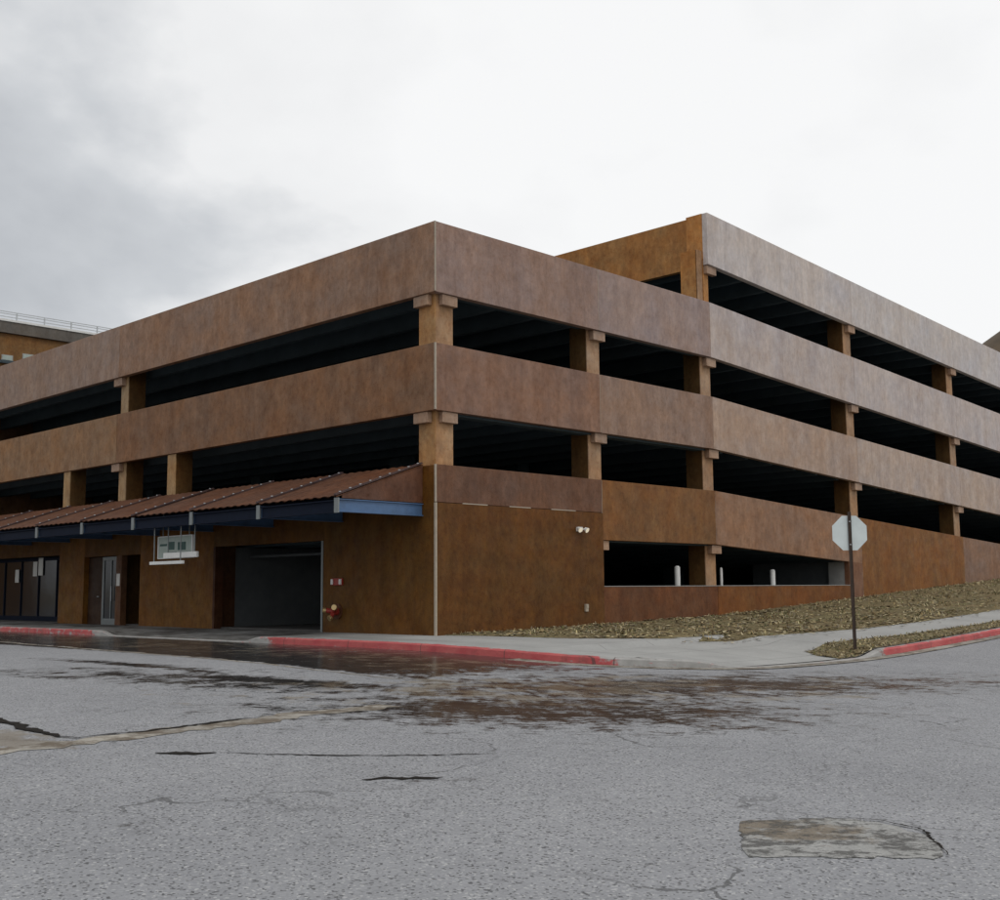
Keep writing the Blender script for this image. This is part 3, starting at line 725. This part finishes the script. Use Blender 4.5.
# stop sign seen from behind
SGX, SGY = 4.57, -8.3
st = empty('stop_sign', (SGX, SGY, float(H(SGX,SGY))-.02), math.radians(-45.5)); add(st, 'octagonal road sign seen from its bare grey back on a thin dark post', 'road sign')
hz = 2.52
pm = MB()
pm.box(-.028,.028,-.012,.012,-.3,hz+.46); pm.box(-.032,-.028,-.03,.012,-.3,hz+.46); pm.box(.028,.032,-.03,.012,-.3,hz+.46)
pm.build('post', M['pole'], st)
def octagon(r, y0, y1):
    m = MB(); k = [(r*math.cos(math.pi/8+i*math.pi/4), r*math.sin(math.pi/8+i*math.pi/4)) for i in range(8)]
    m.v = [(x, y0, hz+z) for x, z in k]+[(x, y1, hz+z) for x, z in k]; m.f = [tuple(range(8)), tuple(range(15, 7, -1))]+[(i, (i+1) % 8, 8+(i+1) % 8, 8+i) for i in range(8)]; return m
octagon(.405, .016, .020).build('sign_plate', M['sign_back'], st); octagon(.40, .0205, .0225).build('sign_face', M['sign_red'], st)
for z in (-.25, .25): MB().tube((0,-.022,hz+z),(0,-.0125,hz+z),.014,8).build('bolt', M['steel'], st)

# ------------------------------------------------------------------ behind the garage
nb = empty('rust_brown_building', (20, 50, 0)); add(nb, 'rust brown building with pale rooftop railing rising behind the far left parapet', 'building')
MB().box(-27,14,-10,12,-1,14.9).build('wall', M['rust'], nb, (.20,.115,.045))
MB().box(-27.2,14.2,-10.2,12.2,14.905,15.5).build('roof_fascia', M['rust'], nb, (.13,.12,.105))
rl = MB()
for x in np.arange(-27, 14.1, 1.5): rl.box(x-.03,x+.03,-10.1,-10.04,15.505,16.05)
for z in (15.62, 15.78, 15.94, 16.05): rl.box(-27,14.1,-10.085,-10.055,z-.02,z+.02)
rl.build('roof_railing', M['steel'], nb)
MB().box(-27,14.1,-10.25,-10.15,15.505,15.62).build('roof_edge', M['white'], nb)
for x, h in ((-14.6,.45),(-13.9,.3),(-12.8,.5),(-11.6,.42),(-10.2,.3)):
    w = MB().box(x-.3,x+.3,-10.04,-10.003,13.45,13.45+h).build('window', M['concrete_pale'], nb); MB().box(x-.25,x+.25,-10.055,-10.042,13.48,13.42+h).build('pane', M['sage'], w)
    MB().box(x-.34,x+.34,-10.2,-10.003,13.28,13.43).build('sill', M['concrete_dark'], nb)

# brown wooded hill far to the right
def hz_(x, y):
    a = 224*np.exp(-(((x-900)/300)**2+((y-250)/175)**2)); return a+6*np.sin(x*.021+1)*np.cos(y*.017)-10+R(x, y)*0
hill = grid_mesh('hill', np.arange(200, 1400, 25), np.arange(-100, 1000, 25), hz_, M['hill']); tag(hill, kind='structure')

# ------------------------------------------------------------------ sky and light
w = bpy.data.worlds.new('World'); sc.world = w; w.use_nodes = True
nt = w.node_tree; nd = nt.nodes; bg = nd['Background']
def N(t, **k):
    x = nd.new(t)
    for a, b in k.items(): setattr(x, a, b)
    return x
SUN_EL, SUN_AZ = math.radians(52), math.radians(200)      # azimuth clockwise from +Y
sky = N('ShaderNodeTexSky', sky_type='NISHITA', sun_disc=False, sun_elevation=SUN_EL, sun_rotation=SUN_AZ)
tc = N('ShaderNodeTexCoord'); sep = N('ShaderNodeSeparateXYZ'); nt.links.new(tc.outputs['Generated'], sep.inputs[0])
mz = N('ShaderNodeMath', operation='MAXIMUM'); mz.inputs[1].default_value = 0; nt.links.new(sep.outputs[2], mz.inputs[0])
az = N('ShaderNodeMath', operation='ADD'); az.inputs[1].default_value = .45; nt.links.new(mz.outputs[0], az.inputs[0])
dv = N('ShaderNodeVectorMath', operation='DIVIDE'); nt.links.new(tc.outputs['Generated'], dv.inputs[0]); nt.links.new(az.outputs[0], dv.inputs[1])
ns = N('ShaderNodeTexNoise'); ns.inputs['Scale'].default_value = 2.3; ns.inputs['Detail'].default_value = 7; ns.inputs['Roughness'].default_value = .50; ns.inputs['Distortion'].default_value = .1
of = N('ShaderNodeVectorMath', operation='ADD'); of.inputs[1].default_value = (-7.7, -5.1, 5); nt.links.new(dv.outputs[0], of.inputs[0]); nt.links.new(of.outputs[0], ns.inputs['Vector'])
# the cloud deck is thicker towards one compass side
dt = N('ShaderNodeVectorMath', operation='DOT_PRODUCT'); yw = math.radians(45.6); dt.inputs[1].default_value = (-math.cos(yw), math.sin(yw), -.45)
nt.links.new(tc.outputs['Generated'], dt.inputs[0])
mr = N('ShaderNodeMapRange'); mr.inputs[1].default_value = -.16; mr.inputs[2].default_value = .26; mr.inputs[3].default_value = 0; mr.inputs[4].default_value = .275; nt.links.new(dt.outputs['Value'], mr.inputs[0])
sb = N('ShaderNodeMath', operation='SUBTRACT'); nt.links.new(ns.outputs['Fac'], sb.inputs[0]); nt.links.new(mr.outputs[0], sb.inputs[1])
cr = N('ShaderNodeValToRGB'); e = cr.color_ramp.elements
e[0].position = .06; e[0].color = (.46,.48,.51,1); e[1].position = .50; e[1].color = (.965,.968,.97,1)
x = cr.color_ramp.elements.new(.22); x.color = (.62,.64,.665,1); x = cr.color_ramp.elements.new(.34); x.color = (.88,.885,.89,1)
nt.links.new(sb.outputs[0], cr.inputs[0])
sc10 = N('ShaderNodeVectorMath', operation='SCALE'); sc10.inputs['Scale'].default_value = 10.0; nt.links.new(cr.outputs[0], sc10.inputs[0])
mx = N('ShaderNodeMix', data_type='RGBA'); mx.inputs[0].default_value = .96; nt.links.new(sky.outputs[0], mx.inputs[6]); nt.links.new(sc10.outputs[0], mx.inputs[7])
nt.links.new(mx.outputs[2], bg.inputs['Color']); bg.inputs['Strength'].default_value = .1

sl = bpy.data.lights.new('sun', 'SUN'); sl.energy = .6; sl.angle = math.radians(25); sl.color = (1,.96,.9)
so = bpy.data.objects.new('sun', sl); col.objects.link(so); so.location = (-10, -30, 40)
sd_ = Vector((math.sin(SUN_AZ)*math.cos(SUN_EL), math.cos(SUN_AZ)*math.cos(SUN_EL), math.sin(SUN_EL)))
so.rotation_euler = sd_.to_track_quat('Z', 'Y').to_euler()

# ------------------------------------------------------------------ camera
f_px, yaw, pitch, roll = 1162.19, math.radians(45.61955), math.radians(6.87278), math.radians(-.46033)
fw = Vector((math.sin(yaw)*math.cos(pitch), math.cos(yaw)*math.cos(pitch), math.sin(pitch)))
r = Vector((math.cos(yaw), -math.sin(yaw), 0)); u = r.cross(fw)
r2 = r*math.cos(roll)+u*math.sin(roll); u2 = -r*math.sin(roll)+u*math.cos(roll)
cd = bpy.data.cameras.new('camera'); cam = bpy.data.objects.new('camera', cd); col.objects.link(cam)
cd.sensor_fit = 'HORIZONTAL'; cd.sensor_width = 36; cd.lens = f_px/1000*36; cd.clip_start = .1; cd.clip_end = 5000
mm = Matrix(((r2.x, u2.x, -fw.x, -18.7334), (r2.y, u2.y, -fw.y, -20.5265), (r2.z, u2.z, -fw.z, 1.26484), (0,0,0,1)))
cam.matrix_world = mm
sc.camera = cam
sc.view_settings.view_transform = 'Standard'; sc.view_settings.look = 'None'; sc.view_settings.exposure = 0; sc.view_settings.gamma = 1
sc.cycles.use_denoising = True
sc.cycles.max_bounces = 6
